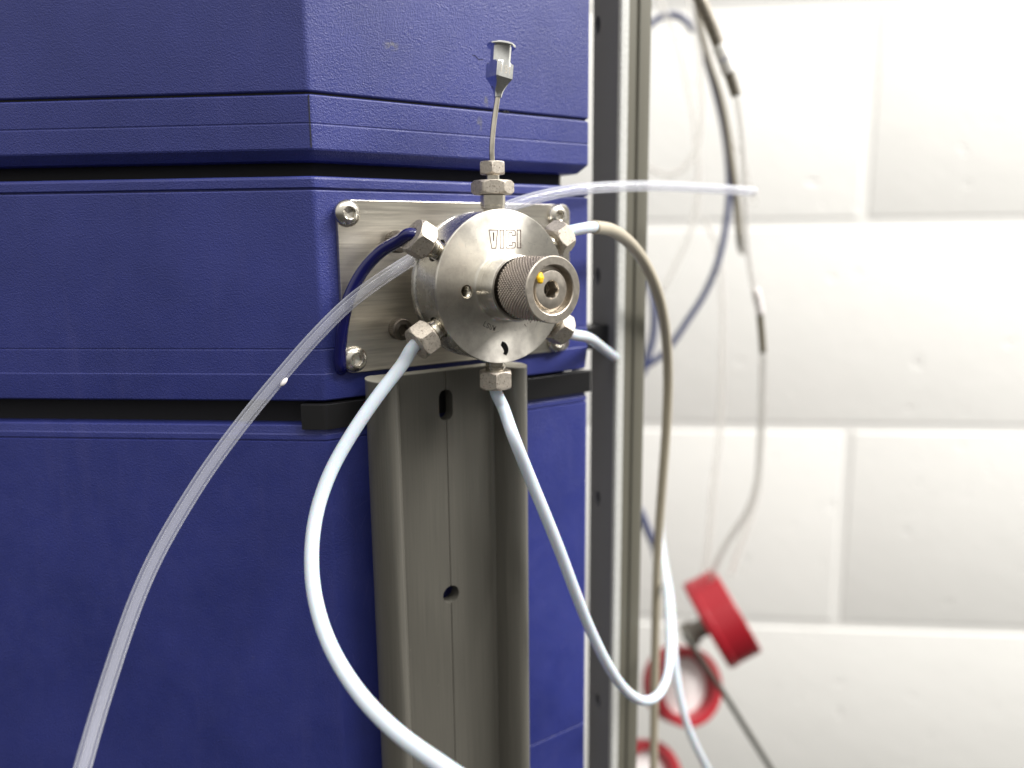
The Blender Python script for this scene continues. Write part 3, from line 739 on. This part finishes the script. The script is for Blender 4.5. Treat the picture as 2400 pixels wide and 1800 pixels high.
def slotcut(cx, z0, z1, r):
    pts = rrect(cx - r, cx + r, z0, z1, r - .001, 12); V, Fc = prism(pts, -8.5, -1); return [(x, z_, y) for x, y, z_ in V], Fc
cut(rail, slotcut(-8.2, -35.6, -27.3, 2.05))
cut(rail, slotcut(-8.1, -87.3, -82.3, 2.5))
cut(rail, slotcut(-8.1, -145.3, -137.0, 2.05))

# ------------------------------------------------------------------ post on the right
po = empty('upright_post', (75, 20, 0), 'tall metal upright with bright front edge and dark slotted side beside the housing', 'post')
PX = 70.5
wb_ = mk('slotted_side', prism([(PX, 15.9), (PX + 6, 15.9), (PX + 6, 28.6), (PX, 28.6)], -260, 200), M_WEB, po, smooth=False)
for py in (55, 597, 1077, 1515):
    rr_ = ray(1291, py); t = (PX - CAM[0]) / rr_[0]; q = CAM + rr_ * t
    V, Fc = prism([(q[1] + 1.3 * math.cos(a), q[2] + 3.0 * math.sin(a)) for a in [2 * PI * k / 20 for k in range(20)]], PX - 1, PX + 3)
    cut(wb_, ([(z_, x, y) for x, y, z_ in V], Fc))
mk('front_edge', bevbox(PX - .3, PX + 3.0, 14.4, 16.0, -260, 200, .35), M_WEDGE, po)
mk('front_channel', prism([(PX + 3.05, 15.0), (PX + 6.6, 15.0), (PX + 7.0, 15.8), (PX + 7.9, 15.9), (PX + 8.3, 15.1), (PX + 11.5, 14.8), (PX + 13.4, 15.4), (PX + 14.4, 16.5), (PX + 14.6, 18.5), (PX + 14.6, 27), (PX + 3.05, 27)], -260, 200), M_POST, po, angle=30)
mk('clamp', bevbox(58, PX - .02, 19, 27, -25.5, -17.6, .5), M_BLACK, po)

# ------------------------------------------------------------------ things against the wall (out of focus)
hp = [atd(x, y, d) for x, y, d in ((1492, -40, 330), (1512, 0, 332), (1533, 48, 335), (1550, 92, 338), (1564, 128, 340), (1577, 165, 343), (1590, 206, 346))]
bh = empty('braided_hose', tuple(hp[1]), 'grey braided hose with a white tape tag in front of the block wall', 'hose')
sp_ = spline(hp, 14)
mk('braid', tube(sp_, lambda t: 2.75 - .5 * t, 28), M_BRAID, bh, angle=180)
tp = tube([sp_[i] for i in range(44, 68)], 2.95, 28)
tape = mk('tape_tag', tp, mat('white_tape', (0.78, 0.77, 0.74), 0.5), bh, angle=180)
tq = atd(1566, 127, 333.6); tz = Vector(R.T[2]); tu = (hp[4] - hp[3]).normalized(); tr = tu.cross(tz).normalized()
def sketch(s, size, wd):
    V = []; Fc = []; x = -len(s) * .35
    for ch in s:
        for g in glyph(ch):
            for i in range(len(g) - 1):
                a = Vector((g[i][0] + x, g[i][1] - .5)); b = Vector((g[i + 1][0] + x, g[i + 1][1] - .5)); d = (b - a).normalized(); q = Vector((-d.y, d.x)) * wd
                k = len(V)
                for p in (a + q, b + q, b - q, a - q):
                    base = tq + tr * (-p.x * size) * -1 + tu * (-p.y * size); V.append(base)
                for p in (a + q, b + q, b - q, a - q):
                    base = tq + tr * (-p.x * size) * -1 + tu * (-p.y * size) + tz * .8; V.append(base)
                Fc += [[k, k + 1, k + 2, k + 3]] + [[k + j, k + (j + 1) % 4, k + 4 + (j + 1) % 4, k + 4 + j] for j in range(4)]
        x += .62
    return V, Fc
mk('handwriting', sketch('1-2', 1.7, .07), mat('blue_ink', (0.04, 0.06, 0.2), .5), bh, smooth=False)
mk('inner_tube', tube(spline([atd(x, y, d) for x, y, d in ((1588, 200, 346), (1598, 262, 352), (1605, 340, 360), (1609, 430, 368), (1611, 500, 376), (1617, 560, 384), (1628, 624, 392), (1634, 650, 396))], 10), 1.3, 16), M_FOG, bh, angle=180)
def bg(name, pts, r, m, label, cat='tube', group=None):
    return tubing(name, [atd(*p) for p in pts], r, m, label, cat, None, group, 16)
mt = empty('marked_tube', tuple(atd(1634, 630, 396)), 'thin tube with a white collar and grey section hanging before the wall at right', 'tube')
mk('white_collar', tube(spline([atd(1632, 626, 395), atd(1638, 652, 397), atd(1643, 678, 399)], 8), 2.1, 20), M_WHITE, mt, angle=180)
mk('grey_section', tube(spline([atd(1641, 676, 399), atd(1645, 718, 402), atd(1648, 760, 405)], 8), 1.75, 20), M_BROWN, mt, angle=180)
mk('pale_tube', tube(spline([atd(*p) for p in ((1648, 758, 405), (1646, 850, 430), (1642, 960, 460), (1634, 1050, 480), (1612, 1110, 500), (1580, 1158, 520), (1548, 1215, 540), (1535, 1260, 550))], 10), 2.0, 16), M_FOG, mt, angle=180)
bg('navy_cable', [(1506, -30, 520), (1514, 60, 520), (1526, 130, 520), (1543, 190, 520), (1560, 260, 520), (1572, 340, 520), (1575, 420, 520), (1566, 500, 520), (1548, 574, 520), (1520, 638, 520), (1486, 691, 520), (1450, 744, 520), (1420, 775, 520), (1385, 797, 520)], 2.1, M_CABLEB,
   'thin navy cable curving down and left in front of the white block wall', 'cable')
bg('brown_tube', [(1500, -30, 470), (1512, 50, 470), (1532, 130, 470), (1556, 205, 470), (1573, 290, 470), (1584, 380, 470), (1592, 450, 475), (1598, 520, 480), (1604, 545, 560)], 2.0, M_BROWN,
   'brown grey tube running down beside the navy cable in front of the wall')
bg('navy_lead', [(1385, 75, 600), (1413, 46, 600), (1437, 34, 600), (1462, 34, 600), (1481, 45, 600), (1498, 68, 600)], 2.6, M_CABLEB, 'short arched navy lead near the top of the wall beside the post', 'cable')
bg('navy_loop', [(1386, 810, 600), (1400, 768, 600), (1412, 715, 600), (1412, 655, 600), (1400, 600, 610), (1385, 560, 620)], 3.0, M_CABLEB, 'faint navy loop of cable half hidden behind the post at mid height', 'cable')
bg('navy_stub', [(1380, 1100, 600), (1390, 1124, 600), (1403, 1155, 600), (1415, 1182, 600), (1422, 1215, 600)], 3.2, M_CABLEB, 'short navy piece of cable showing between post and tan sleeve, lower right', 'cable')
g = 'pale translucent tubes hanging in front of the block wall'
bg('pale_tube', [(1410, -40, 560), (1428, 10, 560), (1455, 72, 560), (1480, 168, 560), (1498, 258, 560), (1506, 330, 560), (1508, 420, 560), (1499, 478, 560), (1480, 530, 560), (1455, 581, 560), (1432, 630, 560)], 2.1, M_FOG, 'pale translucent tube nearest the post, bending left behind the tan sleeve', group=g)
bg('pale_tube', [(1480, -40, 500), (1492, 20, 500), (1508, 85, 500), (1515, 181, 500), (1516, 250, 500), (1504, 323, 500), (1476, 366, 500), (1447, 377, 500), (1405, 366, 500), (1380, 340, 510)], 2.0, M_FOG, 'pale translucent tube hooking left into a J shape below the top of the post', group=g)
bg('pale_tube', [(1520, 470, 600), (1550, 540, 600), (1560, 640, 600), (1560, 780, 600), (1555, 927, 600), (1542, 1044, 600), (1533, 1147, 600), (1522, 1250, 600)], 2.1, M_FOG, 'pale translucent tube hanging straight down the middle of the wall above the red wheel', group=g)
bg('pale_tube', [(1650, 870, 600), (1644, 960, 600), (1638, 1050, 600), (1620, 1120, 600), (1596, 1185, 600), (1578, 1240, 600)], 2.1, M_FOG, 'pale translucent tube ending beside the upper right corner of the red wheel', group=g)
bg('pale_tube', [(1580, 300, 600), (1606, 350, 600), (1620, 400, 600), (1634, 440, 600)], 1.6, M_FOG, 'faint pale tube end slanting right near the tip of the clear tube', group=g)
bg('black_cable', [(1478, 1372, 470), (1500, 1402, 472), (1530, 1446, 475), (1566, 1502, 478), (1610, 1572, 482), (1665, 1660, 488), (1730, 1765, 494)], 1.75, M_CABLEK, 'straight dark cable slanting down to the right from the grey bracket', 'cable')

# red handwheels
def wheel(cpx, cdep, axis, rad, thick, label, open_face, stem):
    c = atd(*cpx, cdep); axis = Vector(axis).normalized()
    if stem:
        vd = (c - Vector(CAM)).normalized(); axis = (axis - vd * axis.dot(vd)).normalized()
    root = empty('red_wheel', tuple(c), label, 'handwheel', 'red round wheels beside the tubing at lower right')
    fm = frame(axis, c); h = thick / 2
    if open_face:
        mk('rim', xf(lathe([(rad * .70, -h * .9), (rad * .96, -h), (rad, -h * .9), (rad, h * .85), (rad * .97, h), (rad * .80, h), (rad * .76, h * .9), (rad * .72, -h * .2), (rad * .70, -h * .9)], 96), fm), M_RED, root, angle=30)
        mk('inner_face', xf(lathe([(0.01, h * .05), (rad * .3, h * .12), (rad * .74, -h * .1)], 64), fm), M_WHITE, root)
    else:
        mk('rim', xf(lathe([(0.01, -h), (rad * .95, -h), (rad * .98, -h * .92), (rad, -h * .55), (rad * .975, -h * .5), (rad * .975, h * .93), (rad * .95, h), (0.01, h)], 96), fm), M_RED, root, angle=30)
    if stem:
        mk('hub', xf(lathe([(0.01, -h - 17), (9, -h - 17), (9, -h - 9), (6.5, -h - 8), (6.5, -h + .5)], 40), fm), M_GREY, root, angle=30)
    return root
cr_ = Vector(R.T[0]); cu_ = -Vector(R.T[1]); cf_ = Vector(R.T[2])      # camera right, up, forward used only to orient the wheels as photographed
wheel((1558, 1334), 560, cr_ * .90 + cu_ * .44 + cf_ * .10, 33, 25.5, 'red wheel seen edge on as a slanted rectangle against the wall', False, True)
wheel((1474, 1480), 600, cr_ * .30 + cu_ * .22 - cf_ * .95, 29, 22, 'open red wheel with a white face seen face on, below the edge on wheel', True, False)
wheel((1392, 1685), 600, cr_ * .45 + cu_ * .35 - cf_ * .85, 29, 22, 'red and white wheel at the bottom edge, half hidden behind the post', True, False)
